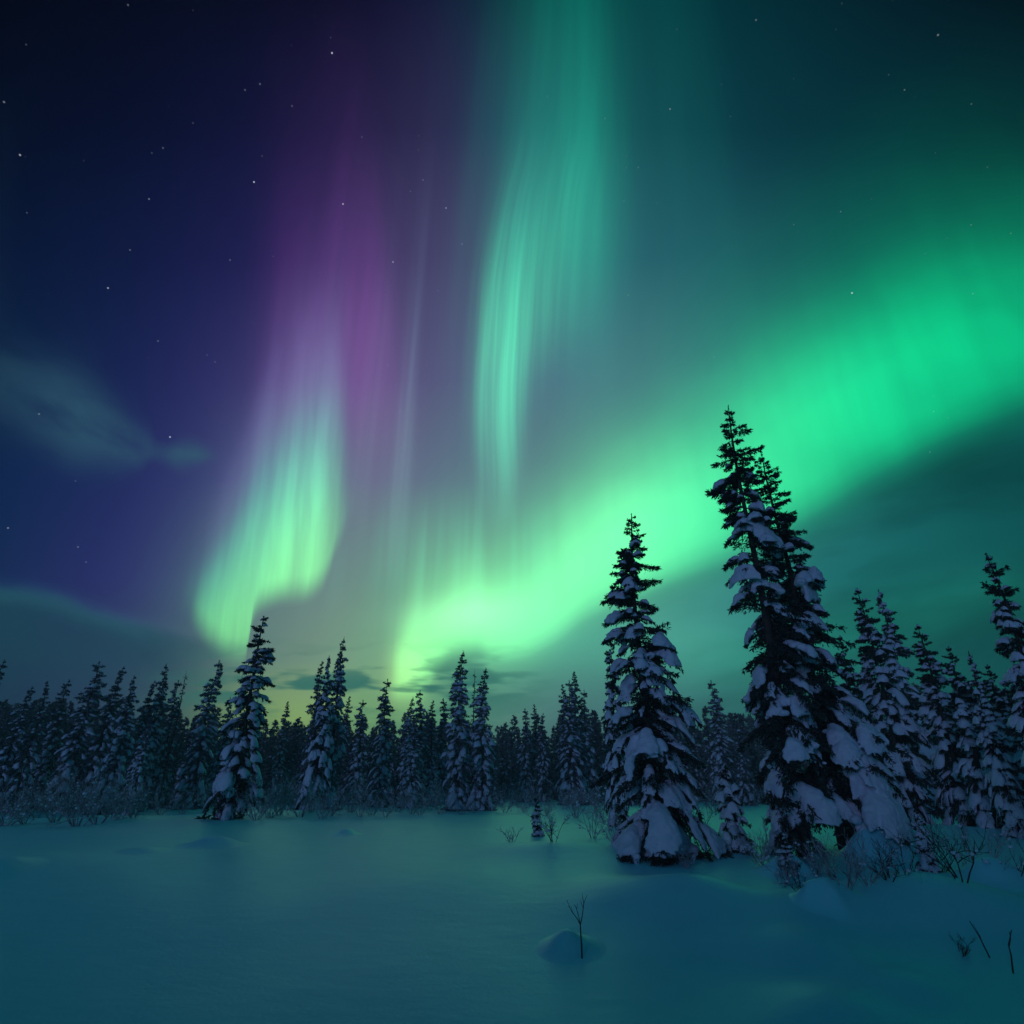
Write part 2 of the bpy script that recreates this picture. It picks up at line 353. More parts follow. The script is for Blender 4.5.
# sightings from the viewpoint -> places on the ground
def ray(x, y):
    u, v = (x - 512) / FPX, (512 - y) / FPX
    return np.array([u, CS - v * SN, SN + v * CS])
def nz(x, y): return .5 * (math.sin(x * 1.7 + 2.1 * math.sin(y * .9)) + math.sin(y * 2.3 + 1.3 * math.sin(x * 1.1 + 2)))
SLOPE = .25             # the near snow falls gently towards the viewer, tilted so to darken it
BUMPS = []              # x, y, height, rx, ry: drifts that belong to the ground itself
def hgt(x, y):
    x = np.asarray(x, float); y = np.asarray(y, float)
    r = np.hypot(x, y)
    f = 1 / (1 + np.exp(-(r - 11) / 3.0))
    z = .05 * np.sin(x * .31 + 1.2 * np.sin(y * .13)) * f + .06 * np.sin(y * .27 + 1.0 + .8 * np.sin(x * .17)) * f
    z = z + .015 * np.sin(x * 1.1 + 1.5 * np.sin(y * .7)) + .012 * np.sin(y * 1.4 + np.sin(x * .8) * 1.3)
    z = z - SLOPE * 2.2 * np.log1p(np.exp(np.minimum(30, (15.5 - y) / 2.2))) * (1 - .8 / (1 + np.exp(-(-y + 2) / 2.0)))
    q = np.clip((-1.5 - y) / 7.0, 0, 1); z = z + 4.4 * q * q * (3 - 2 * q)      # unseen bank added behind the viewer to shade the near snow
    for bx, by, bh, rx, ry in BUMPS:
        z = z + bh * np.exp(-((x - bx) / rx) ** 2 - ((y - by) / ry) ** 2)
    return z
def at(x, y):           # ground point seen at (x, y)
    d = ray(x, y); d = d / math.hypot(d[0], d[1]); a = 2.0; st = .25
    f = lambda r: CAM_H + d[2] * r - float(hgt(d[0] * r, d[1] * r))
    while f(a) > 0 and a < 400: a += st; st = min(2.0, st * 1.02)
    lo, hi = a - st * 1.1, a
    for _ in range(30):
        m_ = (lo + hi) / 2
        if f(m_) > 0: lo = m_
        else: hi = m_
    return d[0] * hi, d[1] * hi, float(hgt(d[0] * hi, d[1] * hi))
def top(x, y, dist):    # upright tree whose tip is seen at (x, y), standing dist metres away: place and height
    d = ray(x, y); k = dist / math.hypot(d[0], d[1])
    gx, gy = d[0] * k, d[1] * k; g = float(hgt(gx, gy))
    return (gx, gy, g), CAM_H + d[2] * k - g

def norm(a): return a / np.maximum(1e-9, np.linalg.norm(a, axis=-1, keepdims=True))
def tube(P, R, n=6, squash=1.0, cap=True):
    """swept tube along points P with radii R (squash flattens it in z)"""
    P = np.asarray(P, float); R = np.asarray(R, float); K = len(P)
    T = norm(np.gradient(P, axis=0))
    up = np.array([0, 0, 1.0]) if abs(T[:, 2]).mean() < .8 else np.array([1.0, 0, 0])
    A = norm(np.cross(T, up)); B = np.cross(A, T)
    a = np.arange(n) / n * 2 * math.pi
    ring = A[:, None, :] * np.cos(a)[None, :, None] + B[:, None, :] * np.sin(a)[None, :, None] * squash
    v = (P[:, None, :] + ring * R[:, None, None]).reshape(-1, 3)
    i = np.arange(K - 1)[:, None] * n; j = np.arange(n)[None, :]; j2 = (j + 1) % n
    q = np.stack([i + j, i + j2, i + n + j2, i + n + j], -1).reshape(-1, 4)
    faces = [q]
    if cap:
        v = np.concatenate([v, [P[0], P[-1]]]); k = K * n
        jj = np.arange(n); faces.append(np.concatenate([np.stack([np.full(n, k), (jj + 1) % n, jj], -1), np.stack([np.full(n, k + 1), (K - 1) * n + jj, (K - 1) * n + (jj + 1) % n], -1)]))
    return v, faces
class Acc:
    def __init__(s): s.v = []; s.f = {}; s.n = 0
    def add(s, v, faces):
        for f in faces:
            f = np.asarray(f)
            if len(f): s.f.setdefault(f.shape[1], []).append(f + s.n)
        s.v.append(np.asarray(v)); s.n += len(v)
    def part(s, mt, smooth):
        if not s.v: return (np.zeros((0, 3)), [], mt, smooth)
        return (np.concatenate(s.v), [np.concatenate(x) for x in s.f.values()], mt, smooth)
def blades(P, D, L, Wd, rng):
    """leaf-sized faces: diamonds at P along D"""
    side = norm(np.cross(D, norm(rng.normal(size=D.shape))))
    L = L[:, None]; Wd = Wd[:, None]
    v = np.stack([P, P + D * L * .45 + side * Wd, P + D * L, P + D * L * .45 - side * Wd], 1).reshape(-1, 4, 3)
    f = np.arange(len(P) * 4).reshape(-1, 4)
    return v.reshape(-1, 3), [f]
def lump(c, r, rng, nu=7, nv=5, flat=.7):
    """one rounded snow lump"""
    u = np.arange(nu) / nu * 2 * math.pi; w = (np.arange(nv) + .5) / nv * math.pi
    ph = rng.uniform(0, 6.28, 4)
    U, Wv = np.meshgrid(u, w)
    k = 1 + .12 * np.sin(2 * U + ph[0]) * np.sin(Wv) + .10 * np.sin(3 * U + ph[1] + Wv * 2)
    x = np.sin(Wv) * np.cos(U) * k; y = np.sin(Wv) * np.sin(U) * k; z = np.cos(Wv) * k * flat
    v = np.stack([x, y, z], -1).reshape(-1, 3) * r + c
    i = np.arange(nv - 1)[:, None] * nu; j = np.arange(nu)[None, :]; j2 = (j + 1) % nu
    q = np.stack([i + j, i + nu + j, i + nu + j2, i + j2], -1).reshape(-1, 4)
    v = np.concatenate([v, [np.array(c) + [0, 0, r * flat], np.array(c) - [0, 0, r * flat]]])
    k = nu * nv; jj = np.arange(nu)
    t = np.concatenate([np.stack([np.full(nu, k), jj, (jj + 1) % nu], -1), np.stack([np.full(nu, k + 1), (nv - 1) * nu + (jj + 1) % nu, (nv - 1) * nu + jj], -1)])
    return v, [q, t]

# ---------------------------------------------------------------- spruces
def grow(seed, H, R, levels, per, nseg, tw, bl, blen, bw, prof, snow, sn_h, bend=(0, 0), base=.04, droop=.5, azw=None, gap=0.0, tr=None, snowsize=1.0, tops=1.0, skirt=0.0, out=0.0, sizev=.18):
    """a snow-laden spruce. prof(h) -> branch length / R; snow(h) -> chance of a pillow; returns Accs trunk, needles, snow"""
    rng = np.random.default_rng(seed)
    trunk, need, sno = Acc(), Acc(), Acc()
    hh = np.linspace(0, 1, 14)
    def axis(h): return np.stack([bend[0] * h ** 2 * H + .012 * H * np.sin(h * 7 + seed) * h, bend[1] * h ** 2 * H + .012 * H * np.cos(h * 6 + seed * 2) * h, h * H], -1)
    tr = tr or .011 * H + .02
    trunk.add(*tube(axis(hh), tr * (1 - hh) ** .85 + .012, 8))
    lv = base + (1 - base - .03) * (np.linspace(0, 1, levels) ** .92)
    for li, h0 in enumerate(lv):
        n = per if h0 < .85 else max(3, per - 2)
        a0 = rng.uniform(0, 6.28); lf = rng.uniform(.82, 1.12)
        for k in range(n):
            if rng.random() < gap: continue
            h = min(.985, max(base * .6, h0 + rng.normal(0, .35 / levels)))
            az = a0 + k * 2 * math.pi / n + rng.normal(0, .28)
            L = R * prof(h) * lf * (rng.uniform(.62, 1.15) if h < .72 else rng.uniform(.35, 1.3))
            if azw: L *= azw(az, h)
            if L < .04: continue
            has = rng.random() < snow(h)
            e0 = .55 * h ** 2 * tops - .18 + rng.normal(0, .10) - (.10 if has else 0)
            dr = droop * (1.15 - h) * (1.25 if has else .85) + rng.normal(0, .06)
            s = np.linspace(0, 1, nseg)
            ang = e0 - dr * s * 1.7 + .35 * s ** 3 * (0 if has else 1) * droop
            step = L / (nseg - 1)
            r_ = np.concatenate([[0], np.cumsum(np.cos(ang[:-1]) * step)]); z_ = np.concatenate([[0], np.cumsum(np.sin(ang[:-1]) * step)])
            wig = az + rng.normal(0, .10) * s
            P = axis(np.array([h]))[0] + np.stack([r_ * np.cos(wig), r_ * np.sin(wig), z_], -1)
            if P[:, 2].min() < .05: P[:, 2] = np.maximum(P[:, 2], .05 + .02 * rng.random())
            trunk.add(*tube(P, (.012 + .010 * L) * (1 - .8 * s), 4, cap=False))
            T = norm(np.gradient(P, axis=0)); side = norm(np.cross(T, [0, 0, 1.0]))
            # side twigs
            nt_ = max(6, int(tw * L * (1.0 if h < .68 else 1.9))); ts = rng.uniform(.08, 1.0, nt_)
            tp = np.stack([np.interp(ts, s, P[:, i]) for i in range(3)], -1)
            tT = np.stack([np.interp(ts, s, T[:, i]) for i in range(3)], -1); tS = np.stack([np.interp(ts, s, side[:, i]) for i in range(3)], -1)
            sg = rng.choice([-1, 1], nt_)[:, None]
            tl = (.30 * L * (1.05 - ts) * np.minimum(1, ts * 4 + .3) + .10 * min(1, L)) * rng.uniform(.6, 1.25, nt_)
            down = rng.uniform(.05, .75, nt_)[:, None]
            td = norm(tT * rng.uniform(.5, 1.0, nt_)[:, None] + tS * sg * rng.uniform(.4, 1.0, nt_)[:, None] - np.array([0, 0, 1.0]) * down)
            u = rng.uniform(0, 1, (nt_, bl))
            bp = tp[:, None, :] + td[:, None, :] * (tl[:, None] * u)[..., None] - np.array([0, 0, 1.0]) * ((tl[:, None] * u) ** 2 * .35)[..., None]
            bd = norm(td[:, None, :] + rng.normal(0, .45, (nt_, bl, 3)) - np.array([0, 0, .18]))
            ll = (blen * rng.uniform(.6, 1.3, (nt_, bl)) * min(1.0, .62 + .4 * L)).ravel()
            need.add(*blades(bp.reshape(-1, 3), bd.reshape(-1, 3), ll, ll * bw, rng))
            # needles along the branch itself
            na = max(6, int(bl * 2.2 * L) + 4); us = rng.uniform(0.05, 1.04, na)
            ap = np.stack([np.interp(us, s, P[:, i]) for i in range(3)], -1); aT = np.stack([np.interp(us, s, T[:, i]) for i in range(3)], -1)
            la = blen * rng.uniform(.6, 1.2, na) * min(1.0, .62 + .4 * L)
            need.add(*blades(ap, norm(aT + rng.normal(0, .55, (na, 3))), la, la * bw, rng))
            if has:
                ws = snowsize * (.10 + .17 * L ** .8) * math.exp(rng.normal(-.05, sizev))
                ws *= 1 + skirt * max(0.0, 1 - h / .16)
                s0 = rng.uniform(.05, .35) + out * rng.uniform(.5, 1); s1 = rng.uniform(.90, 1.04)
                K = nseg + 3; n = 12 if sn_h else 7
                q = np.linspace(s0, s1, K); qc = np.minimum(q, 1); e = (q - s0) / (s1 - s0)
                C_ = np.stack([np.interp(qc, s, P[:, i]) for i in range(3)], -1) + (np.maximum(q - 1, 0) * L)[:, None] * T[-1]
                sd = np.stack([np.interp(qc, s, side[:, i]) for i in range(3)], -1)
                wl_ = ws * (.45 + .75 * e ** .8) * np.sin(np.clip(e, .05, .955) * math.pi) ** .38
                fl, fr = rng.uniform(6, 13, 2); pl, pr = rng.uniform(0, 6.28, 2)
                lobeL = 1 + .30 * np.sin(q * fl + pl) + rng.normal(0, .08, K); lobeR = 1 + .30 * np.sin(q * fr + pr) + rng.normal(0, .08, K)
                th = .85 * wl_ * (1 + .2 * np.sin(q * 9 + pl)) * rng.uniform(.75, 1.15)
                a_ = np.arange(n) / n * 2 * math.pi; ca, sa = np.cos(a_), np.sin(a_)
                lat = ca[None, :] * np.where(ca[None, :] > 0, lobeR[:, None], lobeL[:, None]) * wl_[:, None]
                ver = np.where(sa > 0, sa * .85, sa * .35)[None, :] * th[:, None] - .55 * lat ** 2 / np.maximum(ws, .05) + .30 * th[:, None]
                v = (C_[:, None, :] + sd[:, None, :] * lat[..., None] + np.array([0, 0, 1.0]) * ver[..., None]).reshape(-1, 3)
                i_ = np.arange(K - 1)[:, None] * n; j_ = np.arange(n)[None, :]; j2 = (j_ + 1) % n
                fq = np.stack([i_ + j_, i_ + n + j_, i_ + n + j2, i_ + j2], -1).reshape(-1, 4)
                jj = np.arange(n); v = np.concatenate([v, [v[:n].mean(0), v[-n:].mean(0)]]); kk = K * n
                ft = np.concatenate([np.stack([np.full(n, kk), jj, (jj + 1) % n], -1), np.stack([np.full(n, kk + 1), (K - 1) * n + (jj + 1) % n, (K - 1) * n + jj], -1)])
                sno.add(v, [fq, ft])
                if sn_h and rng.random() < .45:
                    kk = rng.integers(1, K); rr = ws * rng.uniform(.3, .6)
                    sno.add(*lump(C_[kk] + sd[kk] * rng.choice([-1, 1]) * ws * rng.uniform(.4, .9) - np.array([0, 0, rr * .2]), rr, rng))
    # leader
    tp_ = axis(np.array([.97, 1.0]))
    n = 26; u = rng.uniform(0, 1, n)[:, None]; P = tp_[0] * (1 - u) + tp_[1] * u
    need.add(*blades(P, norm(rng.normal(0, .6, (n, 3)) + np.array([0, 0, .6])), np.full(n, blen * .55), np.full(n, blen * .10), rng))
    return trunk, need, sno
def fuse(o, voxel, smooth=4):
    """melt overlapping snow lumps into one continuous cover"""
    md = o.modifiers.new('r', 'REMESH'); md.mode = 'VOXEL'; md.voxel_size = voxel; md.use_smooth_shade = True
    m2_ = o.modifiers.new('s', 'SMOOTH'); m2_.iterations = smooth; m2_.factor = .5
    dg = bpy.context.evaluated_depsgraph_get()
    me = bpy.data.meshes.new_from_object(o.evaluated_get(dg))
    mt = o.data.materials[0]
    o.modifiers.clear(); old = o.data; o.data = me; bpy.data.meshes.remove(old)
    me.materials.clear(); me.materials.append(mt)
    n_ = len(me.vertices); co = np.empty(n_ * 3); no = np.empty(n_ * 3)
    me.vertices.foreach_get('co', co); me.vertices.foreach_get('normal', no); co = co.reshape(-1, 3); no = no.reshape(-1, 3)
    d = np.array([mnoise.noise(Vector(c * 3.2)) * .045 + mnoise.noise(Vector(c * 8.5)) * .028 for c in co])
    me.vertices.foreach_set('co', (co + no * d[:, None]).ravel())
    me.polygons.foreach_set('use_smooth', np.ones(len(me.polygons), bool)); me.name = o.name
def spruce_tree(accs, needle='needle', voxel=None, name='spruce_tree', one=False):
    t, n, s = accs
    if one: return mesh_obj(name, [t.part(M['bark'], True), n.part(M[needle], False), s.part(M['snow'], True)])
    root = empty(name)
    mesh_obj('trunk', [t.part(M['bark'], True)], root)
    mesh_obj('crown', [n.part(M[needle], False)], root)
    if s.n:
        so = mesh_obj('snow_cover', [s.part(M['snow'], True)], root); so['kind'] = 'stuff'
        if voxel: fuse(so, voxel)
    return root

# ---------------------------------------------------------------- the snowfield
def flat(x, y):
    d = ray(x, y); t = -CAM_H / d[2]; return d[0] * t, d[1] * t
for x, y, bh, rx, ry in [(655, 868, .34, 1.5, .9), (612, 862, .14, .9, .7), (700, 868, .16, .9, .8), (745, 874, .24, 1.4, .9), (800, 884, .20, .9, .6), (845, 872, .36, 1.8, 1.1), (905, 868, .32, 1.5, 1.0), (880, 892, .16, .7, .4),
                         (815, 898, .16, .8, .5), (700, 880, .10, 1.2, .8), (985, 872, .34, 1.6, 1.1), (560, 846, .16, 1.6, 1.0), (20, 852, .22, 1.6, 1.4), (955, 948, .05, .35, .3), (90, 822, .25, 5, 2.5), (330, 816, .25, 9, 2.5), (940, 832, .2, 3, 2)]:
    fx, fy = flat(x, y); BUMPS.append((fx, fy, bh, rx, ry))
def axis_pts(lo, hi, step, far_lo, far_hi, g=1.16):
    a = list(np.arange(lo, hi, step)); s = step
    while a[-1] < far_hi: s *= g; a.append(a[-1] + s)
    s = step; b = [lo]
    while b[-1] > far_lo: s *= g; b.append(b[-1] - s)
    return np.array(b[:0:-1] + a)
gx = axis_pts(-16, 22, .13, -6000, 6000); gy = axis_pts(1.5, 34, .13, -6000, 6000)
GX, GY = np.meshgrid(gx, gy); GZ = hgt(GX, GY)
nx, ny = len(gx), len(gy)
ii = (np.arange(ny - 1)[:, None] * nx + np.arange(nx - 1)[None, :]).ravel()
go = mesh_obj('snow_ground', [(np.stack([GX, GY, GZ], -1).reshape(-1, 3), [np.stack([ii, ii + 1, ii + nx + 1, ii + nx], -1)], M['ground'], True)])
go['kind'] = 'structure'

def mound(name, x, y, lobes, label, mt='ground', group=None):
    """a soft heap lying on the snowfield; lobes: (dx, dy, height, rx, ry)"""
    px, py, pz = at(x, y)
    n = 40; ext = max(abs(l[0]) + 2.3 * l[3] for l in lobes); ey = max(abs(l[1]) + 2.3 * l[4] for l in lobes)
    a, b_ = np.meshgrid(np.linspace(-1, 1, n), np.linspace(-1, 1, n)); xx, yy = a * ext, b_ * ey
    z = hgt(px + xx, py + yy) - pz - .012
    for l in lobes: z = z + l[2] * np.exp(-((xx - l[0]) / l[3]) ** 2 - ((yy - l[1]) / l[4]) ** 2)
    z = z - .03 * np.clip(np.hypot(a, b_) - .9, 0, 1) * 8
    i = (np.arange(n - 1)[:, None] * n + np.arange(n - 1)[None, :]).ravel()
    o = mesh_obj(name, [(np.stack([xx, yy, z], -1).reshape(-1, 3), [np.stack([i, i + 1, i + n + 1, i + n], -1)], M[mt], True)])
    o.location = (px, py, pz); tag(o, label, 'snow mound', group)
    return o
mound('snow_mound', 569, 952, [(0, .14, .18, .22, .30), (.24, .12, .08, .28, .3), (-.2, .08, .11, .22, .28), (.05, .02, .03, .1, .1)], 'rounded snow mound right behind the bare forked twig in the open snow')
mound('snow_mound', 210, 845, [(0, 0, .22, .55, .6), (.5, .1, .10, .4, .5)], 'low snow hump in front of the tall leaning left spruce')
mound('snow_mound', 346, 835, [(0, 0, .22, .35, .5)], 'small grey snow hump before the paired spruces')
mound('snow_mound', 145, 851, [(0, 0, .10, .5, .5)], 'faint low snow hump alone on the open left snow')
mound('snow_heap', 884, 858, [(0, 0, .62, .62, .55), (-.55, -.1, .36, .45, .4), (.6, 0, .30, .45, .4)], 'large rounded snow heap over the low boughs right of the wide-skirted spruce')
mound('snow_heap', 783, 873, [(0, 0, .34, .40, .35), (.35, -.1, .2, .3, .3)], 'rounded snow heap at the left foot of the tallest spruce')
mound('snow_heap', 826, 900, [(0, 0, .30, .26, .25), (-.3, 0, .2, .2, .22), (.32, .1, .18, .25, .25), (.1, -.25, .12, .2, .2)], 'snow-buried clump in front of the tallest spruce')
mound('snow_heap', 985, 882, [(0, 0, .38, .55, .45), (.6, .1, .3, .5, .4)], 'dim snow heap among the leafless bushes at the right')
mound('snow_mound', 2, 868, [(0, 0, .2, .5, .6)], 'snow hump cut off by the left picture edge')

# ---------------------------------------------------------------- the two big spruces and the tall one beside them
def P_(pts):
    xs, ys = zip(*pts); return lambda h: float(np.interp(h, xs, ys))
bx, by, bz = at(806, 857); dA = math.hypot(bx, by)
pos, H = top(728, 408, dA)
bigA = grow(11, H, 1.24, 46, 7, 8, 30, 10, .115, .13,
    P_([(0, .75), (.05, .95), (.15, 1.0), (.3, .95), (.5, .86), (.62, .74), (.72, .60), (.80, .52), (.88, .42), (.94, .28), (1, .06)]),
    P_([(0, .55), (.45, .52), (.66, .60), (.74, .5), (.80, .22), (.86, .05), (1, 0)]), True, bend=(.006, 0), base=.05, droop=.62, gap=.12,
    azw=lambda a, h: 1 + .22 * math.sin(3 * a + 9 * h) + .12 * math.cos(a * 2 - 14 * h), snowsize=.98, out=.2, sizev=.34)
t = spruce_tree(bigA, voxel=.036); t.location = pos
tag(t, 'tallest spruce with thick snow pillows and a bare dark crooked top', 'spruce tree')
# its dry leader twig
bx, by, bz = at(846, 850); dB = math.hypot(bx, by)
pos, H = top(767, 452, dB)
bigB = grow(23, H, 2.0, 46, 7, 8, 27, 10, .12, .13,
    P_([(0, .95), (.06, 1.02), (.15, .95), (.3, .76), (.5, .58), (.7, .42), (.85, .28), (.94, .16), (1, .05)]),
    P_([(0, .7), (.3, .6), (.5, .5), (.66, .35), (.75, .12), (1, 0)]), True, bend=(-.004, .004), base=.03, droop=.54, gap=.10,
    azw=lambda a, h: 1 + .16 * math.sin(2 * a + 8 * h + 1) + (.12 if math.cos(a + .4) > .3 and h < .3 else 0), snowsize=.98, skirt=.4, out=.2, sizev=.34)
t = spruce_tree(bigB, voxel=.036); t.location = pos
tag(t, 'big spruce with wide right skirt crowding behind the tallest one', 'spruce tree')
bx, by, bz = at(656, 854); dC = math.hypot(bx, by)
pos, H = top(629, 512, dC)
bigC = grow(38, H, 1.5, 42, 7, 8, 28, 10, .11, .13,
    P_([(0, .95), (.05, 1.18), (.12, 1.24), (.22, 1.10), (.35, .88), (.5, .74), (.62, .62), (.72, .52), (.8, .40), (.9, .22), (1, .05)]),
    P_([(0, .92), (.1, .82), (.3, .78), (.55, .76), (.7, .66), (.8, .35), (.88, .08), (1, 0)]), True, base=.03, droop=.56, gap=.10,
    azw=lambda a, h: 1 + .18 * math.sin(3 * a + 7 * h + .5), snowsize=.72, skirt=.4, out=.12, sizev=.32)
t = spruce_tree(bigC, voxel=.034); t.location = pos
tag(t, 'full cone-shaped snowy spruce standing alone left of the tallest pair', 'spruce tree')

# ---------------------------------------------------------------- kinds of smaller spruce, each grown once and then copied
def kind(seed, H, R, levels, per, prof, sn, blen, tw=9, bl=8, nseg=5, droop=.6, gap=.06, bend=(0, 0), ss=.8, needle='needle', base=.02, bw=.14, big=False, one=False, out=.1):
    a = grow(seed, H, R, levels, per, nseg, tw, bl, blen, bw, prof, sn, big, bend=bend, base=base, droop=droop, gap=gap, snowsize=ss, out=out,
             azw=lambda az, h: 1 + .2 * math.sin(3 * az + 11 * h + seed))
    r = spruce_tree(a, needle, one=one); r['H'] = H
    return r
slim = P_([(0, .85), (.1, 1), (.3, .88), (.5, .70), (.7, .50), (.85, .33), (.95, .18), (1, .06)])
spire = P_([(0, .9), (.12, 1), (.35, .9), (.5, .74), (.6, .56), (.75, .42), (.9, .27), (1, .07)])
cone = P_([(0, .9), (.08, 1), (.3, .78), (.6, .45), (.85, .2), (1, .03)])
sn_a = P_([(0, .95), (.5, .95), (.7, .85), (.85, .5), (1, .05)])
sn_b = P_([(0, .85), (.4, .8), (.65, .6), (.85, .25), (1, 0)])
KD = {
 'mid_a': kind(101, 11.0, 2.1, 36, 7, cone, sn_a, .18, 15, 9, 7, ss=1.05, big=True),
 'mid_b': kind(102, 11.0, 1.75, 36, 6, slim, sn_b, .18, 15, 9, 7, ss=.95, big=True),
 'mid_c': kind(103, 10.0, 1.35, 34, 6, spire, sn_a, .17, 16, 9, 7, ss=.85, big=True),
 'slim_a': kind(111, 13.0, 1.75, 34, 6, slim, sn_a, .26, needle='hoar'),
 'slim_b': kind(112, 13.0, 1.6, 36, 6, slim, sn_b, .26, bend=(.03, 0), needle='hoar'),
 'spire_a': kind(113, 14.0, 1.7, 36, 6, spire, sn_a, .26, ss=.95, needle='hoar'),
 'spire_b': kind(114, 14.0, 1.5, 36, 6, spire, sn_b, .26, bend=(-.02, .01), needle='hoar'),
 'cone_a': kind(115, 12.0, 2.1, 32, 6, cone, sn_a, .26, ss=.95, needle='hoar'),
 'cone_b': kind(116, 12.0, 1.9, 32, 6, cone, sn_b, .26, needle='hoar'),
 'far_a': kind(121, 12.0, 1.6, 26, 5, slim, sn_a, .55, 5, 4, 4, needle='frost', one=True),
 'far_b': kind(122, 12.0, 1.4, 26, 5, spire, sn_b, .55, 5, 4, 4, needle='hoar', one=True),
 'far_c': kind(123, 11.0, 1.8, 24, 5, cone, sn_a, .55, 5, 4, 4, needle='hoar', one=True),
 'sap_a': kind(131, 2.0, .55, 15, 6, P_([(0, 1), (.3, .95), (.6, .7), (.85, .4), (1, .1)]), sn_a, .12, 24, 7, 5, ss=.9, big=True, bw=.13),
 'sap_b': kind(132, 1.5, .42, 12, 5, P_([(0, .8), (.3, 1), (.7, .6), (1, .15)]), sn_a, .12, 24, 6, 5, ss=.7, bw=.13),
 'dead': None,
}
# a nearly bare spire with short stubs
rngd = np.random.default_rng(9)
tk = Acc(); tk.add(*tube([(0, 0, 0), (.05, 0, 4), (-.05, .05, 8), (.05, 0, 12)], [.11, .09, .06, .015], 6))
stub = Acc(); tuft = Acc()
for k in range(90):
    h = rngd.uniform(2.5, 11.6); a = rngd.uniform(0, 6.28); L = rngd.uniform(.2, .75) * (1.15 - h / 12)
    p0 = np.array([0, 0, h]); p1 = p0 + L * np.array([math.cos(a), math.sin(a), rngd.uniform(-.4, .25)])
    stub.add(*tube([p0, (p0 + p1) / 2 + [0, 0, .03], p1], [.025, .02, .008], 3, cap=False))
    n = 5; u = rngd.uniform(.2, 1, n)[:, None]
    tuft.add(*blades(p0 * (1 - u) + p1 * u, norm(rngd.normal(0, .5, (n, 3)) + (p1 - p0) / L), np.full(n, .2), np.full(n, .03), rngd))
r = empty('spruce_tree'); mesh_obj('trunk', [tk.part(M['bark'], True)], r); mesh_obj('crown', [stub.part(M['bark'], True), tuft.part(M['needle'], False)], r); r['H'] = 12.0
KD['dead'] = r
USED = set()
rngp = random.Random(5)
def plant(kd, pos, H, label, group=None, wid=1.0, rz=None, cat='spruce tree'):
    k = KD[kd]; s = H / k['H']
    rz = rngp.uniform(0, 6.28) if rz is None else rz
    if kd in USED: o = copy_tree(k, pos, rz, (s * wid, s * wid, s))
    else:
        USED.add(kd); o = k; o.location = pos; o.rotation_euler = (0, 0, rz); o.scale = (s * wid, s * wid, s)
        if group is None and 'group' in o: del o['group']
    if 'group' in o: del o['group']
    return tag(o, label, cat, group)
GT = 'spruces of the dark tree line'
def by_top(kd, x, y, dist, label, wid=1.0, group=GT, rz=None):
    p, H = top(x, y, dist); return plant(kd, p, H, label, group, wid, rz)
def base_d(x, y):
    px, py = flat(x, y); return math.hypot(px, py)

# right-hand stand
GR = 'snowy spruces of the right-hand stand'
by_top('mid_a', 877, 591, base_d(935, 812), 'broad snow-laden spruce just right of the tallest pair', 1.0, GR)
by_top('mid_b', 858, 589, 31, 'slim twin top close behind the broad spruce right of the tallest pair', .95, GR)
by_top('mid_b', 917, 625, 31, 'dark spruce one step right of the broad snowy one', 1.0, GR)
by_top('mid_b', 946, 647, 29, 'dark pointed spruce, lower left of the three tips stepping down rightwards', .95, GR)
by_top('mid_a', 966, 652, 27, 'snow-patched spruce, middle of three tips stepping down at the right', .82, GR)
by_top('mid_b', 985, 665, 30, 'short dark spruce under the leaning tree at the right edge', 1.0, GR)
by_top('mid_c', 985, 553, 23, 'tall nearly snowless spruce leaning in from the right picture edge', .95, GR)
by_top('mid_b', 1006, 682, 27, 'squat dark spruce filling the gap at the right edge', 1.1, GR)
by_top('mid_b', 838, 636, 27, 'thin dark spruce peeping out behind the big wide-skirted spruce', .8, GR)
by_top('mid_a', 1035, 650, 24, 'dark spruce half cut off by the right picture edge', 1.0, GR)

# left-hand stand
GL = 'spruces of the left-hand stand'
by_top('mid_c', 264, 616, base_d(223, 823), 'tall slender leaning spruce in front of the left tree line', 1.15, GL)
by_top('spire_a', 344, 637, 45, 'highest tip of the snowy clump left of centre', .85, GL)
by_top('mid_a', 331, 656, 43, 'snow-heavy spruce at the front of the clump left of centre', .74, GL)
by_top('spire_b', 324, 661, 44, 'dark spruce on the left side of the clump left of centre', .9, GL)
by_top('slim_a', 218, 660, 50, 'pointed spruce directly left of the tall slender leaning one', 1.0, GL)
by_top('dead', 187, 671, 52, 'almost bare thin spire left of the pointed spruce', 1.0, GL)
for i, (kd, x, y, d, w, lb) in enumerate([
 ('slim_b', 2, 660, 42, 1.0, 'dark spruce whose tip is cut by the left picture edge'),
 ('slim_b', 29, 686, 50, 1.1, 'spruce, first whole tip from the left picture edge'),
 ('cone_b', 49, 681, 50, .95, 'dark spruce, second whole tip from the left picture edge'),
 ('slim_b', 69, 680, 52, 1.0, 'dark narrow spruce left of the tallest tip in the far left stand'),
 ('slim_a', 99, 661, 50, 1.15, 'tallest broad-shouldered tip in the far left stand'),
 ('slim_b', 120, 666, 50, 1.0, 'bent-topped spruce right of the tallest far left tip'),
 ('cone_a', 136, 676, 46, .95, 'snow-streaked wide spruce in the middle of the left stand'),
 ('slim_b', 152, 680, 52, .9, 'short dark spruce between two taller left stand tips'),
 ('spire_a', 167, 664, 52, .95, 'sharp-tipped spruce left of the almost bare spire'),
 ('slim_a', 180, 680, 54, .9, 'low spruce right beside the almost bare spire'),
 ('cone_b', 196, 718, 52, 1.0, 'low wide dark spruce below the pointed left spruce'),
 ('slim_a', 231, 697, 56, .9, 'short spruce half hidden by the tall slender leaning one'),
 ('cone_a', 150, 725, 44, .8, 'low snow-covered spruce at the foot of the left stand')]):
    by_top(kd, x, y, d, lb, w, GL)

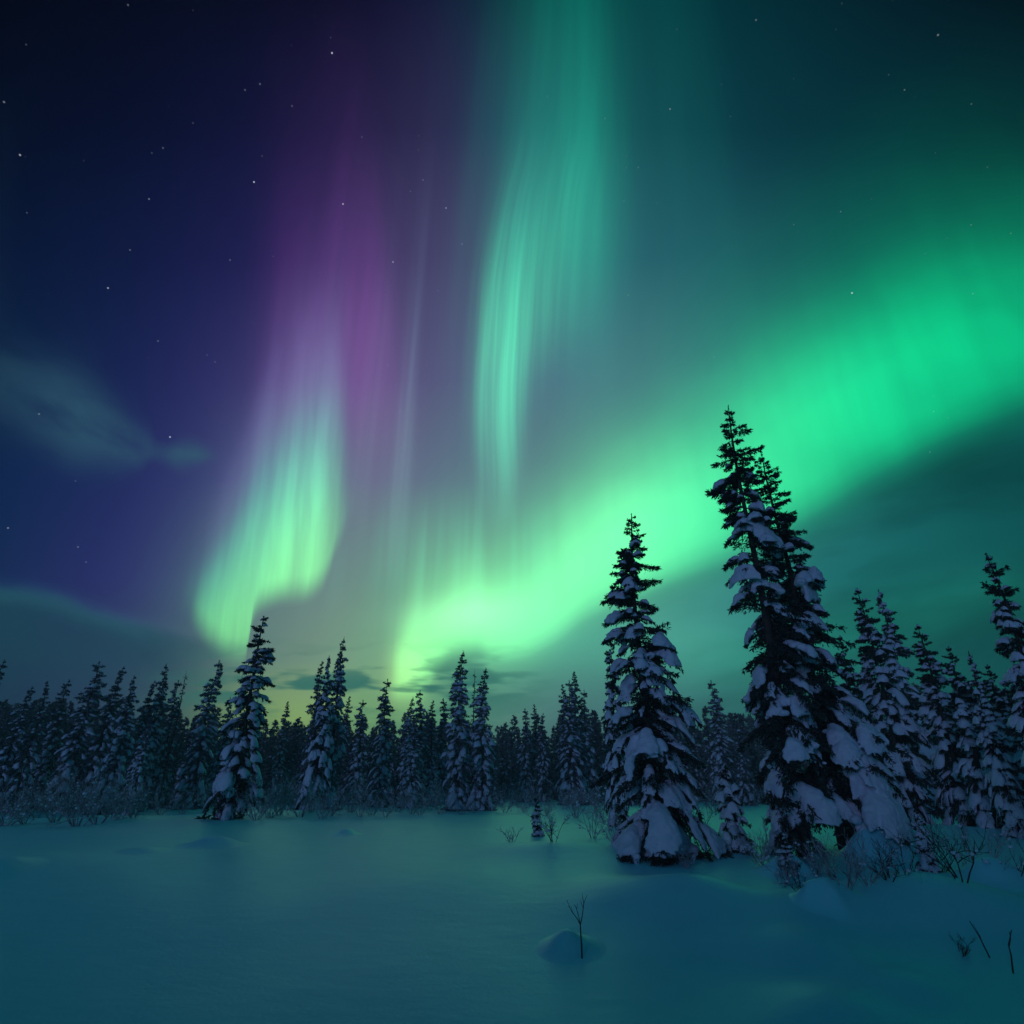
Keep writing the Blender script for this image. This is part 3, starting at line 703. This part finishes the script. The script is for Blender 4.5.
# centre tree line
for kd, x, y, d, w, lb in [
 ('slim_a', 388, 679, 50, 1.0, 'spruce with a single sharp tip between the two centre clumps'),
 ('spire_a', 462, 651, 45, 1.12, 'heavily snowed spruce, taller and left of the centre pair'),
 ('spire_a', 484, 668, 45, 1.12, 'heavily snowed spruce, shorter and right of the centre pair'),
 ('dead', 475, 669, 47, .8, 'thin bare stem standing between the centre snowy pair'),
 ('spire_b', 575, 671, 56, 1.1, 'tallest tip of the dense clump left of the cone-shaped big spruce'),
 ('slim_a', 568, 680, 55, 1.1, 'second tip of the dense clump left of the cone-shaped big spruce'),
 ('spire_b', 561, 684, 56, 1.0, 'left outer tip of the dense clump by the cone-shaped big spruce'),
 ('slim_a', 584, 690, 57, 1.0, 'right outer tip of the dense clump by the cone-shaped big spruce'),
 ('mid_b', 609, 634, 26, .62, 'narrow dark spruce peeping out left behind the cone-shaped big one'),
 ('slim_a', 711, 680, 58, 1.1, 'snow-dusted spruce in the gap between the two big foreground trees'),
 ('spire_a', 412, 697, 54, 1.0, 'spruce at the left of the low clump left of the centre pair'),
 ('slim_a', 421, 690, 55, 1.0, 'middle and highest spruce of the low clump left of the centre pair'),
 ('spire_b', 434, 700, 57, 1.0, 'thin dark spruce at the right of the low clump left of the centre pair'),
 ('slim_b', 444, 698, 58, 1.1, 'dark spruce tucked in left behind the centre snowy pair'),
 ('spire_b', 351, 696, 60, 1.0, 'dark spruce close right of the snowy clump left of centre'),
 ('slim_a', 364, 700, 56, 1.1, 'frost-streaked spruce left of the single sharp centre tip'),
 ('spire_b', 289, 701, 62, 1.0, 'far spruce with the highest tip before the yellow-green glow'),
 ('slim_b', 525, 708, 64, 1.0, 'left tip of the small far trio right of the centre pair'),
 ('spire_b', 533, 704, 66, 1.0, 'middle tip of the small far trio right of the centre pair'),
 ('slim_b', 541, 713, 64, 1.0, 'right tip of the small far trio right of the centre pair')]:
    by_top(kd, x, y, d, lb, w, GT)

# the anonymous rest of the wood
GF = 'far spruces filling the tree line'
LF = 'small far snow-dusted spruce merging into the dark tree line'
rngf = random.Random(77)
def skyline(x):
    return float(np.interp(x, [0, 60, 150, 230, 300, 380, 450, 520, 560, 620, 700, 760, 850, 950, 1024], [698, 696, 708, 716, 720, 716, 716, 722, 716, 714, 712, 710, 688, 688, 688]))
N = 0
for d0, d1, stepx, lift in [(56, 66, 17.0, 12), (66, 80, 13.5, 2), (80, 105, 15.0, 2)]:
    x = -25.0
    while x < 1050:
        px = x + rngf.uniform(-3.5, 3.5)
        d = rngf.uniform(d0, d1)
        y = skyline(px) + lift + rngf.uniform(-9, 16)
        if d0 == 56 and (505 < px < 560 or 640 < px < 700): d += 14
        p, H = top(px, y, d)
        f_ = plant(rngf.choice(['far_a', 'far_a', 'far_b', 'far_c', 'far_c', 'far_b']), p, H, LF, GF, rngf.uniform(.85, 1.5))
        f_.rotation_euler[0] = rngf.gauss(0, .022); f_.rotation_euler[1] = rngf.gauss(0, .022)
        N += 1
        x += stepx * rngf.uniform(.7, 1.3)
# the deep wood behind them reads as one mass
wood = Acc()
for i in range(3):
    t, n, sn = grow(301 + i, 12.0, 1.7, 18, 5, 4, 4, 3, .7, .15, slim, sn_b, False, droop=.6)
    VV = [np.concatenate(q.v) for q in (t, n, sn)]; FF = [[np.concatenate(x) for x in q.f.values()] for q in (t, n, sn)]
    if i == 0: wm = [Acc(), Acc(), Acc()]
    for k in range(100):
        px = rngf.uniform(-60, 1084); p, H = top(px, skyline(px) + rngf.uniform(2, 26), rngf.uniform(82, 140)); a = rngf.uniform(0, 6.28)
        R_ = np.array([[math.cos(a), -math.sin(a), 0], [math.sin(a), math.cos(a), 0], [0, 0, 1]]) * (H / 12.0)
        for q in range(3): wm[q].add(VV[q] @ R_.T + np.array(p), FF[q])
w_ = mesh_obj('forest', [wm[0].part(M['bark'], True), wm[1].part(M['hoar'], False), wm[2].part(M['snow'], True)])
w_['kind'] = 'stuff'; tag(w_, 'dark deep wood behind the whole far tree line', 'forest')
# snow-loaded low spruces at the front edge of the wood
for x, y, h, kd, lb in [(128, 812, 5.5, 'cone_a', 'low snowy spruce at the front foot of the left stand'), (160, 808, 4.2, 'cone_a', 'small snow-covered spruce at the left wood edge'),
                        (62, 806, 4.6, 'cone_b', 'small dark spruce behind the frosted far left bushes'), (195, 806, 4.0, 'cone_a', 'small spruce between the pointed spruce and the bare spire'), (300, 806, 3.6, 'cone_a', 'small snowy spruce at the left foot of the clump left of centre'), (410, 808, 6.2, 'cone_a', 'snowy half-grown spruce before the low clump left of the centre pair'),
                        (385, 805, 5.8, 'cone_a', 'snowy half-grown spruce below the single sharp centre tip'), (432, 806, 4.5, 'cone_a', 'small snowy spruce at the left foot of the centre pair'), (590, 800, 6.0, 'far_a', 'frosted half-grown spruce left behind the cone-shaped big one'), (722, 796, 5.0, 'cone_a', 'frosted half-grown spruce in the gap between the big trees')]:
    p = at(x, y); plant(kd, p, h, lb, GT, 1.1)

# saplings
def sapling(kd, x, y, ytop, lb, wid=1.0):
    p = at(x, y); d = math.hypot(p[0], p[1]); r_ = ray(x, ytop); H = CAM_H + r_[2] * d / math.hypot(r_[0], r_[1]) - p[2]
    plant(kd, p, H + .05, lb, 'young spruces in the snow', wid, None, 'sapling')
sapling('sap_a', 737, 851, 768, 'small bushy snow-dotted sapling between the cone-shaped spruce and the tallest one', .95)
sapling('sap_b', 537, 836, 801, 'little frosted sapling among twigs left of the cone-shaped spruce', 1.0)
sapling('sap_a', 930, 872, 812, 'dim young spruce right of the wide-skirted big spruce', .8)
sapling('sap_b', 789, 876, 838, 'low snow-buried sapling at the foot of the tallest spruce', 1.5)

# ---------------------------------------------------------------- bushes and twigs
def bush(seed, H, stems, spread, depth=3, thick=.012, snow=.3, curl=.25, sides=3):
    rng = np.random.default_rng(seed); tw, sn = Acc(), Acc()
    def go(p, d, L, r, lv):
        K = 5; P = [p]; dd = d
        for k in range(K - 1):
            dd = norm(dd + rng.normal(0, curl * .5, 3) + np.array([0, 0, .05])); P.append(P[-1] + dd * L / (K - 1))
        P = np.array(P); tw.add(*tube(P, r * np.linspace(1, .45, K), sides, cap=False))
        if rng.random() < snow and lv < depth:
            c = P[rng.integers(1, K)]; sn.add(*lump(c + [0, 0, r], rng.uniform(.015, .045) * H ** .5 * (1.3 - .2 * lv), rng))
        if lv < depth:
            for _ in range(rng.integers(2, 5)):
                k = rng.integers(1, K); nd = norm(dd + rng.normal(0, .55, 3) + np.array([0, 0, .15]))
                go(P[k], nd, L * rng.uniform(.4, .65), r * .6, lv + 1)
    for i in range(stems):
        a = rng.uniform(0, 6.28); d = norm(np.array([math.cos(a) * spread, math.sin(a) * spread, 1.0]) + rng.normal(0, .1, 3))
        go(np.array([.06 * math.cos(a) * H, .06 * math.sin(a) * H, -.05]), d, H * rng.uniform(.45, .75), thick * rng.uniform(.8, 1.3), 0)
    return tw, sn
def bush_thing(seed, H, stems, spread, mt='rime', name='frosted_bush', **kw):
    tw, sn = bush(seed, H, stems, spread, **kw)
    r = empty(name); mesh_obj('branches', [tw.part(M[mt], True)], r)
    if sn.n: mesh_obj('snow_clumps', [sn.part(M['snow'], True)], r)['kind'] = 'stuff'
    return r
# the bush before the tallest spruce
b1 = bush_thing(201, 1.25, 7, .75, 'rime', depth=3, thick=.018, snow=.05); b1.location = at(842, 893)
tag(b1, 'bare forked bush caked with snow in front of the tallest spruce', 'bush')
b1 = bush_thing(202, .7, 6, .8, 'twig', depth=3, thick=.009, snow=.3); b1.location = at(806, 897)
tag(b1, 'low dark snow-pressed bush left of the forked bush', 'bush')
b1 = bush_thing(203, 1.6, 6, .55, 'twig', depth=3, thick=.014, snow=.2); b1.location = at(962, 880)
tag(b1, 'tall dark leafless bush in the shade at the right', 'bush')
b1 = bush_thing(204, 1.5, 6, .6, 'twig', depth=3, thick=.014, snow=.22); b1.location = at(1012, 884)
tag(b1, 'dark leafless bush half cut by the right picture edge', 'bush')
b1 = bush_thing(205, .8, 5, .6, 'twig', depth=3, thick=.009, snow=.4); b1.location = at(905, 874)
tag(b1, 'small dim bush under the wide-skirted spruce', 'bush')
b1 = bush_thing(206, 1.3, 7, .5, 'rime', depth=3, thick=.010, snow=.3); b1.location = at(592, 838)
tag(b1, 'frosted twiggy bush at the left foot of the cone-shaped spruce', 'bush')
b1 = bush_thing(207, 1.1, 6, .5, 'twig', depth=3, thick=.008, snow=.3); b1.location = at(553, 842)
tag(b1, 'thin twiggy bush right beside the little frosted sapling', 'bush')
b1 = bush_thing(208, .55, 6, .9, 'rime', depth=2, thick=.009, snow=.22); b1.location = at(512, 842)
tag(b1, 'flat frosted twigs left of the little frosted sapling', 'bush')
b1 = bush_thing(209, .9, 6, .6, 'twig', depth=3, thick=.009, snow=.22); b1.location = at(700, 838)
tag(b1, 'small twiggy bush right of the cone-shaped spruce', 'bush')
b1 = bush_thing(210, .9, 8, .8, 'rime', depth=3, thick=.012, snow=.3); b1.location = at(768, 868)
tag(b1, 'snow-clotted bush at the left foot of the tallest spruce', 'bush')
for i, (x, y, h, mt_, lb) in enumerate([(782, 884, .8, 'rime', 'frosted bush on the snow bank left of the tallest spruce trunk'), (822, 880, .9, 'rime', 'frosted bush directly under the tallest spruce'), (868, 884, .9, 'rime', 'frosted bush beneath the wide-skirted spruce'), (890, 880, .7, 'twig', 'dark low bush on the bank below the wide-skirted spruce'),
        (940, 872, 1.1, 'twig', 'dark feathery bush left of the tall leafless one'), (985, 876, 1.2, 'rime', 'pale frosted bush between the two dark leafless bushes'), (685, 868, .5, 'rime', 'tiny frosted twigs at the right foot of the cone-shaped spruce'), (760, 862, 1.0, 'rime', 'frosted bush between the saplings and the tallest spruce')]):
    b1 = bush_thing(240 + i, h, 9, .7, mt_, depth=4, thick=.010, snow=.04); b1.location = at(x, y); tag(b1, lb, 'bush')
b1 = bush_thing(260, .42, 7, .8, 'twig', depth=3, thick=.007, snow=.1); b1.location = at(961, 955)
tag(b1, 'tiny dark twig tuft beside the slanting double twig', 'bush')
b1 = bush_thing(261, 1.0, 10, .7, 'rime', depth=4, thick=.011, snow=.1); b1.location = at(618, 846)
tag(b1, 'frosted bush pressed against the left skirt of the cone-shaped spruce', 'bush')
# frosted thicket along the wood edge
BK = [bush_thing(220 + i, 1.5, 11, .7, 'rime', depth=4, thick=.015, snow=.12, sides=3) for i in range(4)]
first = [True] * 4
rngb = random.Random(31)
GB = 'frosted bushes along the wood edge'
spots = [(55, 822, 1.0), (78, 826, 1.15), (98, 824, 1.0), (118, 820, .9), (36, 818, .8), (262, 812, 1.1), (280, 815, 1.2), (300, 817, 1.0), (246, 816, .8), (330, 816, .7), (352, 812, .9), (372, 815, .8), (398, 812, .8),
         (430, 810, .8), (446, 808, .9), (500, 806, .9), (515, 805, 1.0), (532, 806, .9), (580, 806, .8), (548, 800, .9), (190, 808, .8), (172, 808, .8), (145, 812, .7), (704, 800, 1.0), (745, 798, .8), (765, 800, .9), (725, 806, .8), (475, 813, .5), (15, 815, .9), (225, 818, .8), (205, 812, .8), (312, 812, 1.0), (288, 810, 1.1), (270, 818, .7), (412, 814, .7), (360, 817, .6), (462, 815, .6), (492, 811, .7), (134, 818, .8), (66, 816, 1.0), (600, 812, .9), (565, 809, .8), (690, 812, .9), (715, 812, .8), (110, 818, .9), (86, 812, 1.0), (45, 812, .9), (160, 815, .7), (182, 814, .7), (238, 812, .9), (256, 820, .8), (322, 819, .7), (340, 810, .9), (385, 817, .7), (420, 815, .7), (440, 814, .6), (505, 813, .6), (525, 812, .7), (545, 816, .7), (575, 818, .7), (605, 822, .8), (755, 806, .8), (25, 824, .9), (5, 826, .9)]
LB = 'low frosted bush in the thicket along the wood edge'
for x, y, s in spots:
    i = rngb.randrange(4); p = at(x, y); s *= rngb.uniform(1.0, 1.45)
    if first[i]: o = BK[i]; first[i] = False
    else: o = copy_tree(BK[i], p)
    o.location = p; o.rotation_euler = (0, 0, rngb.uniform(0, 6.28)); o.scale = (s, s, s)
    tag(o, LB, 'bush', GB)
for i in range(4):
    if first[i]:
        for ch in list(BK[i].children): bpy.data.objects.remove(ch)
        bpy.data.objects.remove(BK[i])

# lone twigs in the open snow
def twig(x, y, strokes, label, rad=.012):
    p0 = np.array(at(x, y)); tk = Acc()
    rng = np.random.default_rng(int(x))
    for pts, r0, r1 in strokes:
        W_ = []
        for i, (a, b_) in enumerate(pts):
            d = ray(a, b_); yy = p0[1] + .05 * math.sin(a * .9 + b_ * .4); q = d * (yy / d[1]); W_.append([q[0], q[1], q[2] + CAM_H])
        W_ = np.array(W_) - p0
        if pts[0] == (x, y): W_[0] = [0, 0, -.06]
        tk.add(*tube(W_, np.linspace(r0, r1, len(W_)), 6))
    o = mesh_obj('bare_twig', [tk.part(M['twig'], True)]); o.location = p0
    tag(o, label, 'twig')
twig(582, 960, [([(582, 960), (581.6, 945), (580.8, 934), (580.4, 925)], .015, .010), ([(580.4, 925), (577.5, 919), (572, 912), (569.5, 906.5), (566.9, 900)], .008, .003), ([(570.2, 908), (568.6, 906.5), (567.6, 907)], .004, .002), ([(573, 913), (571.5, 909), (571.2, 906)], .004, .002),
               ([(580.4, 925), (578.6, 916), (576.2, 908), (574.4, 904.6)], .008, .003), ([(576.4, 909), (577.6, 903.6)], .004, .0025), ([(580.4, 925), (582.4, 915), (583.8, 903.4), (582.5, 897), (582.3, 893)], .009, .003), ([(583.8, 903.6), (585.6, 898.5), (587.4, 895)], .005, .0025), ([(583.2, 908), (581, 902), (580.6, 899.5)], .004, .002)],
     'small bare forked twig sticking out of the open snow before a mound')
twig(991, 958, [([(991, 958), (985, 948), (979, 936), (969.5, 921)], .012, .006), ([(983.5, 946), (980, 936), (973, 924)], .006, .003)], 'slanting dark double twig in the lower right snow', .01)
twig(1012.5, 973, [([(1012.5, 973), (1011, 955), (1008.5, 945), (1011.5, 930)], .013, .006), ([(1009, 946), (1010.6, 938), (1009.5, 932)], .010, .005)], 'short upright dark twig by the right picture edge', .01)

# ---------------------------------------------------------------- thin frost haze over the clearing and the wood
HX, HY0, HY1, HZ0, HZ1 = 220.0, -30.0, 230.0, -8.0, 18.0
hv = np.array([[x, y, z] for z in (HZ0, HZ1) for y in (HY0, HY1) for x in (-HX, HX)])
hf = [[0, 2, 3, 1], [4, 5, 7, 6], [0, 1, 5, 4], [2, 6, 7, 3], [0, 4, 6, 2], [1, 3, 7, 5]]
hm = bpy.data.materials.new('frost_haze'); hm.use_nodes = True
hn = hm.node_tree; hn.nodes.clear()
ho = hn.nodes.new('ShaderNodeOutputMaterial'); pv = hn.nodes.new('ShaderNodeVolumePrincipled')
pv.inputs['Color'].default_value = (.85, .93, 1, 1); pv.inputs['Density'].default_value = HAZE
hn.links.new(pv.outputs[0], ho.inputs['Volume'])
hz = mesh_obj('haze', [(hv, [np.array(hf)], hm, False)]); hz['kind'] = 'stuff'
